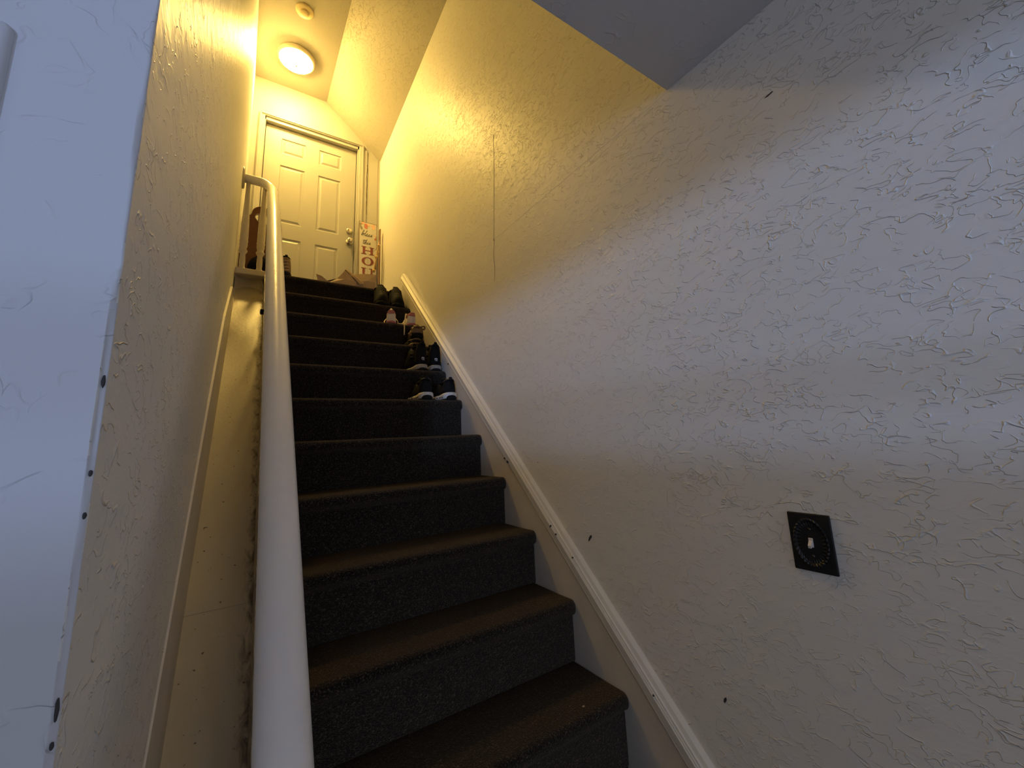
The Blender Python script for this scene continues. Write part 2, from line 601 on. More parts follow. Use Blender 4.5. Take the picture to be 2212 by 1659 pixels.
# right skirt board and its moulding
y0, y1 = -0.44, 2.44
struct(prism('trim_skirt_right', [(y0, zn(y0) - 0.30), (y0, zn(y0) + 0.10), (y1, zn(y1) + 0.10), (y1, zn(y1) - 0.30)],
             'x', 0.004, 0.03, M_skirt))
bm = bmesh.new()
# moulding profile: (offset above nosing line, x)
mp = [(0.082, 0.004), (0.084, -0.002), (0.090, -0.004), (0.094, 0.001), (0.098, 0.000), (0.102, -0.007), (0.128, -0.008),
      (0.132, -0.003), (0.136, -0.006), (0.141, -0.002), (0.146, -0.004), (0.150, 0.001), (0.163, 0.006), (0.170, 0.016),
      (0.172, 0.022)]
ra, rb = [], []
for h, x in mp:
    ra.append(bm.verts.new((x, y0, zn(y0) + h)))
    rb.append(bm.verts.new((x, y1, zn(y1) + h)))
for h, x in ((0.172, 0.035), (0.082, 0.035)):
    ra.append(bm.verts.new((x, y0, zn(y0) + h)))
    rb.append(bm.verts.new((x, y1, zn(y1) + h)))
n = len(ra)
for k in range(n):
    j = (k + 1) % n
    bm.faces.new((ra[k], ra[j], rb[j], rb[k]))
bm.faces.new(ra)
bm.faces.new(list(reversed(rb)))
mould = struct(from_bm('trim_moulding_right', bm, M_trim))
for (yy, h, s) in ((0.887, 0.084, 0.006), (0.56, 0.128, 0.007), (0.53, 0.130, 0.005), (0.44, 0.146, 0.004),
                   (0.12, 0.133, 0.004), (1.51, 0.075, 0.006), (0.86, 0.095, 0.008)):
    bm = bmesh.new()
    pts = []
    for k in range(7):
        a = k / 7 * 6.283
        r = s * (0.5 + 0.5 * random.random())
        pts.append((yy + math.cos(a) * r * 0.8, zn(yy) + h + math.sin(a) * r))
    add_prism(bm, pts, 'x', -0.0086, -0.003)
    from_bm('paint_chip', bm, M_chip, mould)

# left skirt, sloping capping strip and the curved plaster face beneath the landing
yl0, yl1 = -0.27, 2.50
struct(prism('trim_skirt_left', [(yl0, zn(yl0) - 0.26), (yl0, zn(yl0) + 0.165), (0.52, zn(0.52) + 0.195), (1.02, zn(1.02) + 0.215), (1.55, zn(1.55) + 0.210),
                                 (2.08, 1.935), (2.12, 1.92), (2.30, zn(2.30) - 0.17), (yl1, zn(yl1) - 0.18), (yl1, zn(yl1) - 0.26)],
             'x', -1.14, -1.1283, M_skirt))
bm = bmesh.new()
for (a, b) in ((yl0, 0.7990), (0.8008, 2.62)):
    poly = [(a, zn(a) - 0.195), (b, zn(b) - 0.195), (b, zn(b) - 0.225), (a, zn(a) - 0.225)]
    add_prism(bm, poly, 'x', -1.1295, -0.962)
struct(from_bm('trim_sloping_strip', bm, M_strip))
box('dark_joint', (-1.1285, 0.7991, zn(0.80) - 0.215), (-0.962, 0.8007, zn(0.80) - 0.1967), M_dark,
    bpy.data.objects['trim_sloping_strip'])
bm = bmesh.new()
cols = []
for k in range(17):
    u = -1 + 2 * k / 16
    x = -1.047 + u * 0.090
    yy = 2.495 + 0.062 * (1 - u * u)
    cols.append((bm.verts.new((x, yy, 1.95)), bm.verts.new((x, yy - 0.004, 2.10)), bm.verts.new((x, yy - 0.02, 2.158)),
                 bm.verts.new((x, 2.62, 2.158)), bm.verts.new((x, 2.62, 1.95))))
for a, b in zip(cols, cols[1:]):
    for k in range(5):
        j = (k + 1) % 5
        bm.faces.new((a[k], a[j], b[j], b[k]))
bm.faces.new(cols[0]); bm.faces.new(list(reversed(cols[-1])))
struct(from_bm('wall_landing_face', bm, M_strip, smooth=True))
struct(box('trim_landing_edge', (-1.139, 2.438, 2.157), (-0.955, 2.60, 2.2), M_balu, bevel=0.006))

# ------------------------------------------------------------------ the carpeted flight
stairs = thing('staircase', 'x', 'staircase')
stairs['label'] = 'steep straight staircase covered in dark charcoal brown carpet, climbing to the white door'
XS0, XS1 = -0.945, 0.004


def step_profile(i, last=False):
    """closed (y, z) outline of one carpeted step with its round nosing"""
    yn, z = i * T_, i * R_
    o, r, th = 0.028, 0.020, 0.046
    pts = [(yn + o + 0.01, z - R_ - 0.02), (yn + o, z - R_)]
    pts += [(yn + o, z - th - 0.016), (yn + o - 0.004, z - th - 0.006)]
    for k in range(1, 5):
        a = math.pi / 2 * k / 4
        pts.append((yn + r - r * math.sin(a), z - th + r - r * math.cos(a) + 0.000))
    for k in range(0, 7):
        a = math.pi / 2 * k / 6
        pts.append((yn + r - r * math.cos(a), z - r + r * math.sin(a)))
    back = yn + T_ + o if not last else yn + 0.16
    pts += [(yn + 0.09, z - 0.002), (back, z - 0.003), (back + 0.01, z - 0.02)]
    return pts


for i in range(-1, 12):
    bm = bmesh.new()
    prof = step_profile(i, i == 11)
    sg = random.uniform(-0.002, 0.002)
    xs_ = [XS0, XS0 + 0.3, XS0 + 0.6, XS1 - 0.02, XS1 - 0.012, XS1 - 0.005, XS1]
    rings = []
    cy = sum(p[0] for p in prof) / len(prof)
    cz = sum(p[1] for p in prof) / len(prof)
    for x in xs_:
        e = max(0.0, (x - (XS1 - 0.02)) / 0.02)
        q = 0.010 * (1 - math.sqrt(max(0, 1 - e * e)))
        ring = []
        for idx, (y, z) in enumerate(prof):
            yy, zz = y, z
            if 2 < idx < len(prof) - 1:
                yy += q
                zz -= q
            ring.append(bm.verts.new((x, yy, zz)))
        rings.append(ring)
    for a, b in zip(rings, rings[1:]):
        for k in range(len(a)):
            j = (k + 1) % len(a)
            bm.faces.new((a[k], a[j], b[j], b[k]))
    bm.faces.new(rings[0]); bm.faces.new(list(reversed(rings[-1])))
    from_bm('carpeted_step', bm, M_carpet, stairs, True)
# closed string on the open side
prism('stringer', [(-0.44, zn(-0.44) - 0.34), (-0.44, zn(-0.44) + 0.015), (2.44, zn(2.44) - 0.02), (2.44, zn(2.44) - 0.32)],
      'x', -0.966, -0.944, M_strip, stairs)
# little light fragment lying on the carpet
bm = bmesh.new()
bmesh.ops.create_icosphere(bm, subdivisions=1, radius=0.0035)
for v in bm.verts:
    v.co = Vector((v.co.x * 1.5, v.co.y, v.co.z * 0.5)) + Vector((-0.148, 0.262, 0.2005))
tag(from_bm('crumb', bm, M_brown_edge), 'tiny pale crumb lying on the carpet of the lowest step in view', 'crumb')

# ------------------------------------------------------------------ handrail and balusters
bal = thing('stair_balustrade', 'white painted handrail running up beside the stairs and curving into the wall on turned balusters',
            'handrail')
XH, HH = -0.957, 0.722
def rail_h(y):
    return HH - 0.060 * smooth01((y - 1.7) / 0.65)


path = [(-1.138, 2.470, 2.886), (-1.10, 2.470, 2.886), (-1.06, 2.470, 2.886), (-1.03, 2.468, 2.884), (-1.005, 2.460, 2.874),
        (-0.980, 2.440, 2.850), (-0.965, 2.410, 2.818), (-0.9585, 2.370, zn(2.37) + rail_h(2.37) - 0.010),
        (XH, 2.32, zn(2.32) + rail_h(2.32) - 0.002)]
path = catmull(path, 8)
yy = 2.25
while yy > -0.5:
    path.append(Vector((XH, yy, zn(yy) + rail_h(yy))))
    yy -= 0.08
bm = bmesh.new()
add_tube(bm, path, 0.0325, 28, (1.02, 0.98))
from_bm('handrail', bm, M_rail, bal, True)
lathe('wall_rosette', [(0.074, 0), (0.076, 0.004), (0.074, 0.012), (0.066, 0.016), (0.0, 0.017)], M_balu, bal, 32,
      Matrix.Translation((-1.1425, 2.47, 2.885)) @ Matrix.Rotation(math.pi / 2, 4, 'Y'))


def baluster_profile(h):
    base = [(0.024, 0.0), (0.026, 0.008), (0.020, 0.016), (0.019, 0.024), (0.021, 0.05), (0.020, 0.085), (0.018, 0.110),
            (0.024, 0.122), (0.030, 0.130), (0.031, 0.138), (0.024, 0.146), (0.023, 0.156), (0.028, 0.172), (0.029, 0.186),
            (0.027, 0.198), (0.0305, 0.204), (0.0305, 0.210), (0.028, 0.216), (0.029, 0.240)]
    return [(r * 0.86, z) for r, z in base + [(0.027, 0.34), (0.0215, 0.46), (0.0175, 0.56), (0.0150, h)]]


for (x, y, z0, h) in ((-1.103, 2.472, 2.199, 0.665), (-1.002, 2.468, 2.199, 0.655)):
    lathe('baluster', baluster_profile(h), M_balu, bal, 20, Matrix.Translation((x, y, z0)))
for i in range(-1, 11):
    y = i * T_ + 0.13
    z0 = zn(y) - 0.02
    HB = rail_h(y)
    pr = [(0.014, 0), (0.015, 0.1), (0.011, 0.12), (0.015, 0.14), (0.013, 0.3), (0.009, zn(y) + HB - z0 - 0.01)]
    lathe('baluster', pr, M_balu, bal, 12, Matrix.Translation((-0.944, y, z0)))
box('newel_post', (-0.985, -0.56, -0.4), (-0.925, -0.50, 0.33), M_balu, bal, 0.006)

# small black clip on the edge of the string
clip = thing('black_clip', 'small black block with a pale end, sticking out beside the handrail below the landing', 'clip',
             (-0.978, 2.0, 1.776))
box('block', (-0.005, -0.012, -0.014), (0.014, 0.012, 0.014), M_black, clip, 0.002)
box('end_cap', (-0.0075, -0.006, -0.009), (-0.0048, 0.007, 0.010), M_white_sole, clip, 0.001)

# ------------------------------------------------------------------ lamp and detector
lamp = thing('ceiling_lamp', 'round flush ceiling lamp with a glowing white glass dome, above the landing', 'ceiling lamp',
             (-0.825, 3.075, 4.626))
Fl = Matrix.Rotation(math.pi, 4, 'X')
lathe('base_ring', [(0.150, 0), (0.158, 0.004), (0.160, 0.020), (0.157, 0.036), (0.150, 0.044), (0.140, 0.046), (0.0, 0.046)],
      plain('lamp_ring_paint', (0.70, 0.62, 0.48), 0.4), lamp, 48, Fl)
dome = [(0.138 * math.cos(a), 0.042 + 0.044 * math.sin(a)) for a in [math.pi / 2 * k / 12 for k in range(13)]]
lathe('glass_diffuser', dome, M_glow, lamp, 48, Fl)
lathe('finial', [(0.007, 0.088), (0.010, 0.092), (0.010, 0.098), (0.005, 0.104), (0, 0.105)], M_nickel, lamp, 14, Fl)
det = thing('smoke_detector', 'small round yellowed smoke detector on the ceiling beside the lamp', 'smoke detector',
            (-0.815, 2.555, 4.626))
lathe('housing', [(0.068, 0), (0.070, 0.006), (0.066, 0.014), (0.056, 0.020), (0.0, 0.021)], M_detector, det, 36, Fl)
lathe('sensor_cap', [(0.034, 0.019), (0.035, 0.034), (0.030, 0.041), (0.016, 0.043), (0, 0.0435)], M_detector, det, 30, Fl)

# ------------------------------------------------------------------ light switch
sw = thing('light_switch', 'black ornate switch plate with a small white toggle on the right wall', 'light switch',
           (XR, -0.3435, 0.7255))
# local: plate in the YZ plane, outward = -x
PW, PH = 0.0415, 0.0600
bm = bmesh.new()
add_box(bm, (-0.0045, -PW, -PH), (0.002, PW, PH), 0.0022, 3)
NS = 64
rim = []
for k in range(NS):
    a = 2 * math.pi * k / NS
    ring = []
    flut = 0.0008 * math.cos(a * 32)
    for (ry, rz, d) in ((0.0350, 0.0515, 0.0040), (0.0345, 0.0505, 0.0075 + flut), (0.0322, 0.0475, 0.0088 + flut * 1.5),
                        (0.0295, 0.0440, 0.0070), (0.0270, 0.0410, 0.0050 + flut), (0.0200, 0.0330, 0.0046), (0.006, 0.010, 0.0050)):
        ring.append(bm.verts.new((-d, ry * math.cos(a), rz * math.sin(a))))
    rim.append(ring)
for k in range(NS):
    a, b = rim[k], rim[(k + 1) % NS]
    for q in range(6):
        bm.faces.new((a[q], b[q], b[q + 1], a[q + 1]))
bm.faces.new([r[-1] for r in rim])
from_bm('plate', bm, M_black_metal, sw, False)
for s in (0.0275, -0.0275):
    lathe('screw', [(0.0032, 0), (0.0030, 0.0015), (0.0, 0.0018)], plain('screw_dark%d' % (s > 0), (0.10, 0.09, 0.08), 0.3, 0.8), sw, 12,
          Matrix.Translation((-0.0048, 0.0, s)) @ Matrix.Rotation(-math.pi / 2, 4, 'Y'))
bm = bmesh.new()
add_box(bm, (-0.0075, -0.0042, -0.0095), (-0.0045, 0.0042, 0.0095), 0.0008)
vs_top = [(-0.006, -0.0038, -0.002), (-0.006, 0.0038, -0.002), (-0.006, 0.0038, 0.006), (-0.006, -0.0038, 0.006),
          (-0.0150, -0.0030, -0.0100), (-0.0150, 0.0030, -0.0100), (-0.0165, 0.0030, -0.0045), (-0.0165, -0.0030, -0.0045)]
vv = [bm.verts.new(p) for p in vs_top]
for f in ((0, 1, 2, 3), (4, 5, 6, 7), (0, 1, 5, 4), (1, 2, 6, 5), (2, 3, 7, 6), (3, 0, 4, 7)):
    bm.faces.new([vv[q] for q in f])
from_bm('toggle', bm, M_switch, sw)

# ------------------------------------------------------------------ nicks and seam of the right wall
WR = bpy.data.objects['wall_right']
bm = bmesh.new()
seam = [(0.921, 2.62), (0.921, 2.507), (0.930, 2.35), (0.942, 2.18), (0.954, 2.02), (0.952, 1.99), (0.962, 1.93), (0.955, 1.85), (0.963, 1.78)]
add_tube(bm, [(XR, y, z) for y, z in seam], lambda t: 0.0012 if t < 0.9 else 0.0007, 5)
from_bm('wall_crack', bm, M_chip, WR)
for (y, z, s, el, an) in ((0.954, 2.011, 0.007, 1.8, 1.4), (0.367, 0.617, 0.010, 1.9, -0.9), (-0.412, 1.793, 0.007, 2.6, -0.15),
                          (-0.087, 0.311, 0.006, 1.6, -1.0), (0.55, 1.2, 0.002, 1.2, 0)):
    bm = bmesh.new()
    pts = []
    for k in range(9):
        a = k / 9 * 6.283
        r = s * (0.55 + 0.45 * random.random())
        u, w = math.cos(a) * r * el, math.sin(a) * r / el
        pts.append((y + u * math.cos(an) - w * math.sin(an), z + u * math.sin(an) + w * math.cos(an)))
    add_prism(bm, pts, 'x', XR - 0.0006, XR + 0.002)
    from_bm('wall_nick', bm, M_chip, WR)
bm = bmesh.new()
add_tube(bm, [(XR + 0.0004, 0.954 - 1.092 * k / 24, 2.011 + 0.013 * k / 24 + 0.0015 * math.sin(k * 1.9)) for k in range(25)], 0.0011, 5)
from_bm('plaster_seam', bm, M_wall_r, WR)
WL = bpy.data.objects['wall_left']
for (z, s) in ((1.045, 0.006), (0.965, 0.003), (0.785, 0.009), (0.93, 0.003), (1.17, 0.003), (0.76, 0.003)):
    bm = bmesh.new()
    bmesh.ops.create_icosphere(bm, subdivisions=2, radius=1.0)
    for v in bm.verts:
        q = 1 + 0.3 * mnoise.noise(v.co * 2 + Vector((z * 10, 0, 0)))
        v.co = Vector((v.co.x * 0.0014 * q, v.co.y * 0.0014 * q, v.co.z * s * q)) + Vector((XL - 0.0018, YC + 0.0014, z))
    from_bm('corner_chip', bm, M_chip, WL, True)


# ------------------------------------------------------------------ shoes
def half_width(s, w):
    """outline half width along the shoe, heel s=0 to toe s=1"""
    if s < 0.12:
        a = 1 - s / 0.12
        return w * 0.78 * math.sqrt(max(0, 1 - a * a * 0.96))
    if s < 0.4:
        return w * (0.78 - 0.04 * math.sin((s - 0.12) / 0.28 * math.pi))
    if s < 0.72:
        return w * (0.78 + 0.22 * smooth01((s - 0.4) / 0.32))
    a = (s - 0.72) / 0.28
    return w * math.sqrt(max(0, 1 - a ** 2.4 * 0.985))


def make_shoe(root, L=0.27, W=0.048, heel_h=0.085, ankle_h=0.085, sole_h=(0.03, 0.02), mats=None, collar=0.42, laces=True,
              flare=1.12, tab=True, toe_h=0.05, lace_mat=None, cleft=0.0):
    """shoe with heel at local y=0 and toe at +y, resting on z=0"""
    up, so, so2, lin = mats['upper'], mats['sole'], mats.get('outsole'), mats['lining']
    NSt, NP = 30, 12
    # upper
    bm = bmesh.new()
    rings = []
    for i in range(NSt + 1):
        s = i / NSt
        s = s * s * 0.35 + s * 0.65 if s < 0.5 else s * 0.65 + s * s * 0.35
        y = L * (0.012 + 0.976 * s)
        hw = half_width(0.01 + s * 0.985, W)
        base = sole_h[0] * (1 - smooth01(s * 1.6)) + sole_h[1] * smooth01(s * 1.6) - 0.003
        back = heel_h - (heel_h - ankle_h) * smooth01(s / 0.15)
        if s < collar:
            top = back
        else:
            q = (s - collar) / (1 - collar)
            top = ankle_h + (toe_h - ankle_h) * smooth01(q * 1.25)
            if q > 0.6:
                top *= math.sqrt(max(0.02, 1 - ((q - 0.6) / 0.4) ** 2.5 * 0.75))
        top = max(top, base + 0.012)
        lean = 0.008 * smooth01(1 - s / 0.1)        # the heel counter leans in
        open_ = smooth01(s / 0.07) * (1 - smooth01((s - collar + 0.06) / 0.10))
        rim = hw * (0.86 if s < collar else 0.86 - 0.3 * smooth01((s - collar) / 0.3))
        depth = (top - base) * 0.75 * open_
        dome = 0.016 * (1 - open_)
        ring = []
        # outer side: bottom-left up to the rim
        for k in range(5):
            u = k / 4
            x = -(hw + (rim - hw) * u ** 1.6)
            bulge = 1 + 0.06 * math.sin(u * math.pi)
            ring.append((x * bulge, base + (top - base) * u * 0.98))
        for k in range(1, NP):
            u = -1 + 2 * k / NP
            x = rim * u * (0.93 if abs(u) > 0.6 else 0.97)
            z = top - depth * (1 - abs(u) ** 5) + dome * (1 - u * u)
            if cleft and s > collar:
                z -= cleft * math.exp(-(u * 3) ** 2) * (1 - s)
            ring.append((x, z))
        for k in range(4, -1, -1):
            u = k / 4
            x = hw + (rim - hw) * u ** 1.6
            bulge = 1 + 0.06 * math.sin(u * math.pi)
            ring.append((x * bulge, base + (top - base) * u * 0.98))
        rings.append([bm.verts.new((x, y + lean * (z / max(heel_h, 1e-3)), z)) for x, z in ring])
    for a, b in zip(rings, rings[1:]):
        for k in range(len(a)):
            j = (k + 1) % len(a)
            bm.faces.new((a[k], a[j], b[j], b[k]))
    bm.faces.new(rings[0]); bm.faces.new(list(reversed(rings[-1])))
    from_bm('upper', bm, up, root, True)
    # padded collar
    bm = bmesh.new()
    pts = []
    for k in range(25):
        a = -math.pi * 0.98 + 2 * math.pi * 0.98 * k / 24
        yy = L * collar * 0.5 * (1 - math.cos(a) * 0.93) * 0.98 + L * 0.018
        xx = W * 0.70 * math.sin(a)
        t = yy / (L * 0.15)
        zz = heel_h - (heel_h - ankle_h) * smooth01(t) + 0.001
        pts.append((xx, yy, zz))
    add_tube(bm, pts, 0.0062, 8)
    from_bm('collar', bm, lin, root, True)
    # midsole and outsole
    def sole(name, mat, z0f, z1f, grow):
        bm = bmesh.new()
        N = 26
        loop = []
        for k in range(N + 1):
            s = 0.5 - 0.5 * math.cos(math.pi * k / N)
            loop.append((half_width(min(0.995, max(0.004, s)), W) * grow, s))
        outl = [(x, s) for x, s in loop] + [(-x, s) for x, s in reversed(loop)]
        lay = []
        for (f, g) in ((0.0, 0.94), (0.25, 1.0), (0.7, 1.0), (1.0, 0.95)):
            r = []
            for x, s in outl:
                z0, z1 = z0f(s), z1f(s)
                yy_ = L * (s + (s - 0.5) * (grow - 1) * 0.55)
                wob = 0.0012 * math.sin(s * 70) if 0 < f < 1 else 0
                r.append(bm.verts.new((x * g + (wob if x > 0 else -wob), yy_, z0 + (z1 - z0) * f)))
            lay.append(r)
        for a, b in zip(lay, lay[1:]):
            for k in range(len(a)):
                j = (k + 1) % len(a)
                bm.faces.new((a[k], a[j], b[j], b[k]))
        bm.faces.new(lay[0]); bm.faces.new(list(reversed(lay[-1])))
        bmesh.ops.remove_doubles(bm, verts=bm.verts, dist=1e-5)
        return from_bm(name, bm, mat, root, True)
    spring = lambda s: 0.010 * smooth01((s - 0.72) / 0.28) + 0.004 * smooth01((0.08 - s) / 0.08)
    topz = lambda s: sole_h[0] * (1 - smooth01(s * 1.6)) + sole_h[1] * smooth01(s * 1.6) + spring(s)
    so2h = 0.006 if so2 else 0.0
    sole('midsole', so, lambda s: spring(s) + so2h, lambda s: topz(s), flare)
    if so2:
        sole('outsole', so2, lambda s: spring(s), lambda s: spring(s) + so2h + 0.001, flare * 0.97)
    # tongue
    bm = bmesh.new()
    y_a, y_b = L * (collar - 0.03), L * (collar + 0.22)
    tp = [(0, y_b, toe_h + 0.024), (0, (y_a + y_b) / 2, (ankle_h + toe_h) / 2 + 0.020), (0, y_a, ankle_h + 0.012),
          (0, y_a - 0.016, ankle_h + 0.030)]
    add_tube(bm, catmull(tp, 5), lambda t: 0.016 + 0.006 * t, 10, (1.0, 0.30))
    from_bm('tongue', bm, lin, root, True)
    if tab:
        box('heel_tab', (-0.009, 0.002, heel_h - 0.006), (0.009, 0.010, heel_h + 0.014), lin, root, 0.003, True)
    if laces:
        bm = bmesh.new()
        for k in range(5):
            t = k / 4
            yk = y_b + (y_a - y_b) * t
            zk = (toe_h + 0.026) + (ankle_h - toe_h - 0.006) * t
            w = W * 0.48
            sgn = 1 if k % 2 else -1
            add_tube(bm, [(-w, yk - 0.006 * sgn, zk - 0.010), (-w * 0.4, yk - 0.002 * sgn, zk + 0.001), (w * 0.4, yk + 0.002 * sgn, zk + 0.001),
                          (w, yk + 0.006 * sgn, zk - 0.010)], 0.0028, 6)
        from_bm('laces', bm, lace_mat or lin, root, True)


def heel_pod(root, y, rx, rz_, zc):
    bm = bmesh.new()
    add_lathe(bm, [(0.8, -0.012), (1.0, 0.0), (0.97, 0.005), (0.8, 0.009), (0.0, 0.011)], 24,
              Matrix.Translation((0, y, zc)) @ Matrix.Rotation(math.pi / 2, 4, 'X') @ Matrix.Diagonal((rx, rz_, 1, 1)))
    for v in bm.verts:
        v.co.z = max(v.co.z, 0.001)
    from_bm('heel_pod', bm, M_black_sole, root, True)


SHOES = 'shoes standing along the right side of the stairs'
PI = math.pi
# (D) black running shoes with chunky white soles
for (x, y, rz, lab) in ((-0.200, 1.355, -0.06, 'black running shoe with chunky white sole, left of the pair on the lowest step'),
                        (-0.062, 1.345, 0.02, 'black running shoe with chunky white sole turned sideways, beside the skirt board')):
    t = thing('running_shoe', lab, 'shoe', (x, y, 6 * R_ - 0.001), rz, SHOES)
    make_shoe(t, 0.235, 0.046, 0.116, 0.098, (0.038, 0.026), {'upper': M_black2, 'sole': M_white_sole, 'outsole': M_black_sole, 'lining': M_black},
              0.42, True, 1.16, True, 0.055)
    # dark heel pod and vents in the white sole
    heel_pod(t, -0.0030, 0.030, 0.020, 0.009)
    for sx in (-1, 1):
        for k in range(5):
            s = 0.13 + 0.14 * k
            xx = sx * half_width(s, 0.046) * 1.16
            box('sole_vent', (xx - 0.003, 0.235 * s - 0.007, 0.015), (xx + 0.003, 0.235 * s + 0.007, 0.020), M_black_sole, t, 0.002)
    bm = bmesh.new()
    add_tube(bm, catmull([(-0.034, 0.05, 0.098), (-0.026, 0.02, 0.112), (0, 0.004, 0.120), (0.026, 0.02, 0.113), (0.036, 0.05, 0.099)], 5), 0.0028, 6)
    from_bm('collar_piping', bm, plain('piping_brown', (0.06, 0.045, 0.03), 0.6), t, True)

# (C) black mid boots with a pale mark on the heel
for (x, y, rz, lab) in ((-0.140, 1.575, 0.14, 'black ankle boot with pale heel mark, left one of its pair, toe turned left'),
                        (-0.054, 1.580, -0.06, 'black ankle boot with pale heel mark, straight, between its pair and the skirt board')):
    t = thing('ankle_boot', lab, 'shoe', (x, y, 7 * R_ - 0.001), rz, SHOES)
    make_shoe(t, 0.225, 0.046, 0.172, 0.150, (0.034, 0.020), {'upper': M_black, 'sole': M_grey_sole, 'outsole': M_black_sole, 'lining': M_black2},
              0.46, True, 1.12, True, 0.065)
    bm = bmesh.new()
    heel_pod(t, -0.0010, 0.030, 0.015, 0.004)
    # the mark: two short curved strokes and a bar
    for pts in (((-0.010, 0.004), (-0.004, 0.009), (0.005, 0.008), (0.009, 0.003)),
                ((-0.009, -0.001), (0.000, 0.003), (0.008, -0.002)),
                ((-0.006, -0.007), (0.003, -0.005), (0.009, -0.008))):
        add_tube(bm, [(px, -0.001 + abs(px) * 0.15, 0.072 + pz) for px, pz in pts], 0.0018, 6)
    from_bm('heel_mark', bm, M_logo, t, True)
    bm = bmesh.new()
    for k in range(3):
        add_tube(bm, [(-0.036, 0.055, 0.09 + 0.02 * k), (-0.041, 0.08, 0.094 + 0.02 * k), (-0.036, 0.105, 0.09 + 0.014 * k)], 0.002, 5)
    from_bm('side_stitching', bm, plain('stitch_grey', (0.10, 0.10, 0.10), 0.6), t, True)

# (E) brown slip-on resting on a dark flat shoe on the next step up
t = thing('dark_loafer', 'dark flat shoe on the step above the ankle boots, under the brown slip-on', 'shoe',
          (-0.090, 1.800, 8 * R_ - 0.001), 0.10, SHOES)
make_shoe(t, 0.20, 0.052, 0.052, 0.044, (0.018, 0.014), {'upper': M_black, 'sole': M_brown_sh, 'lining': M_brown_sh}, 0.5, False, 1.2,
          False, 0.036)
t = thing('brown_slip_on', 'brown and black slip-on shoe with loops, lying on the dark flat shoe above the boots', 'shoe',
          (-0.092, 1.806, 8 * R_ + 0.060), -0.22, SHOES)
make_shoe(t, 0.16, 0.050, 0.078, 0.070, (0.030, 0.018), {'upper': M_brown_sh, 'sole': M_black, 'lining': M_brown_sh}, 0.55, False, 1.05,
          False, 0.045)
bm = bmesh.new()
add_tube(bm, catmull([(0.022, 0.02, 0.078), (0.040, 0.015, 0.084), (0.050, 0.012, 0.076), (0.047, 0.012, 0.062), (0.036, 0.014, 0.062)], 5), 0.0055, 8)
from_bm('pull_loop', bm, M_brown_sh, t, True)
bm = bmesh.new()
add_tube(bm, catmull([(-0.030, 0.010, 0.040), (-0.046, 0.000, 0.032), (-0.058, -0.006, 0.020), (-0.050, -0.008, 0.010), (-0.040, -0.004, 0.016)], 5), 0.0045, 8)
from_bm('pull_loop', bm, M_brown_sh, t, True)

# (B) white and pink trainers, heels to the front
for n_, (x, y, rz, lab) in enumerate(((-0.208, 2.015, -0.30, 'white and pink trainer, left one of the pair, its lace end on the carpet'),
                                      (-0.054, 2.015, -0.02, 'white and pink trainer with a cream lace hanging over the step edge'))):
    t = thing('white_trainer', lab, 'shoe', (x, y, 9 * R_ - 0.001), rz, SHOES)
    make_shoe(t, 0.20, 0.040, 0.098, 0.072, (0.015, 0.012), {'upper': M_white_up, 'sole': M_pink, 'lining': M_pink}, 0.42, True, 1.10,
              False, 0.048, M_lace_w)
    # pink heel patch
    bm = bmesh.new()
    pts = [(-0.022, 0.074), (0.022, 0.074), (0.017, 0.099), (-0.017, 0.099)]
    add_prism(bm, pts, 'y', 0.0015, 0.010)
    from_bm('heel_patch', bm, M_pink, t)
    bm = bmesh.new()
    if n_ == 0:
        add_tube(bm, catmull([(-0.030, 0.09, 0.060), (-0.045, 0.05, 0.030), (-0.046, 0.02, 0.006), (-0.060, 0.012, 0.004), (-0.074, 0.002, 0.005)], 6), 0.0032, 6)
        from_bm('loose_lace', bm, M_lace_w, t, True)
        bm = bmesh.new()
        add_tube(bm, catmull([(0.030, 0.09, 0.060), (0.044, 0.05, 0.030), (0.047, 0.02, 0.006), (0.060, 0.014, 0.004), (0.078, 0.02, 0.004)], 6), 0.0032, 6)
    else:
        add_tube(bm, catmull([(-0.012, 0.08, 0.072), (-0.030, 0.04, 0.088), (-0.046, 0.010, 0.082), (-0.054, -0.004, 0.050), (-0.062, -0.010, 0.012),
                              (-0.066, -0.026, -0.004), (-0.068, -0.031, -0.040), (-0.069, -0.030, -0.082)], 6), 0.0040, 7)
        from_bm('loose_lace', bm, M_lace_w, t, True)
        bm = bmesh.new()
        add_tube(bm, catmull([(-0.040, 0.06, 0.050), (-0.060, 0.030, 0.020), (-0.080, 0.020, 0.005), (-0.105, 0.012, 0.004)], 6), 0.0045, 7)
    from_bm('loose_lace', bm, M_lace_w, t, True)

# (A) black high-top shoes, toes to the front
for (x, y, rz, lab) in ((-0.188, 2.425, PI - 0.10, 'black high-top shoe facing down the stairs, left one of the top pair'),
                        (-0.070, 2.425, PI - 0.10, 'black high-top shoe facing down the stairs, nearest the skirt board')):
    t = thing('high_top_shoe', lab, 'shoe', (x, y, 10 * R_ - 0.001), rz, SHOES)
    make_shoe(t, 0.205, 0.054, 0.172, 0.170, (0.026, 0.018), {'upper': M_black, 'sole': M_black_sole, 'lining': M_black2}, 0.46, True, 1.02,
              True, 0.085)
    bm = bmesh.new()
    add_tube(bm, [(-0.020, 0.150, 0.118), (0, 0.155, 0.122), (0.020, 0.150, 0.118)], 0.0022, 6)
    from_bm('lace_bar', bm, plain('lace_olive', (0.16, 0.13, 0.05), 0.6), t, True)

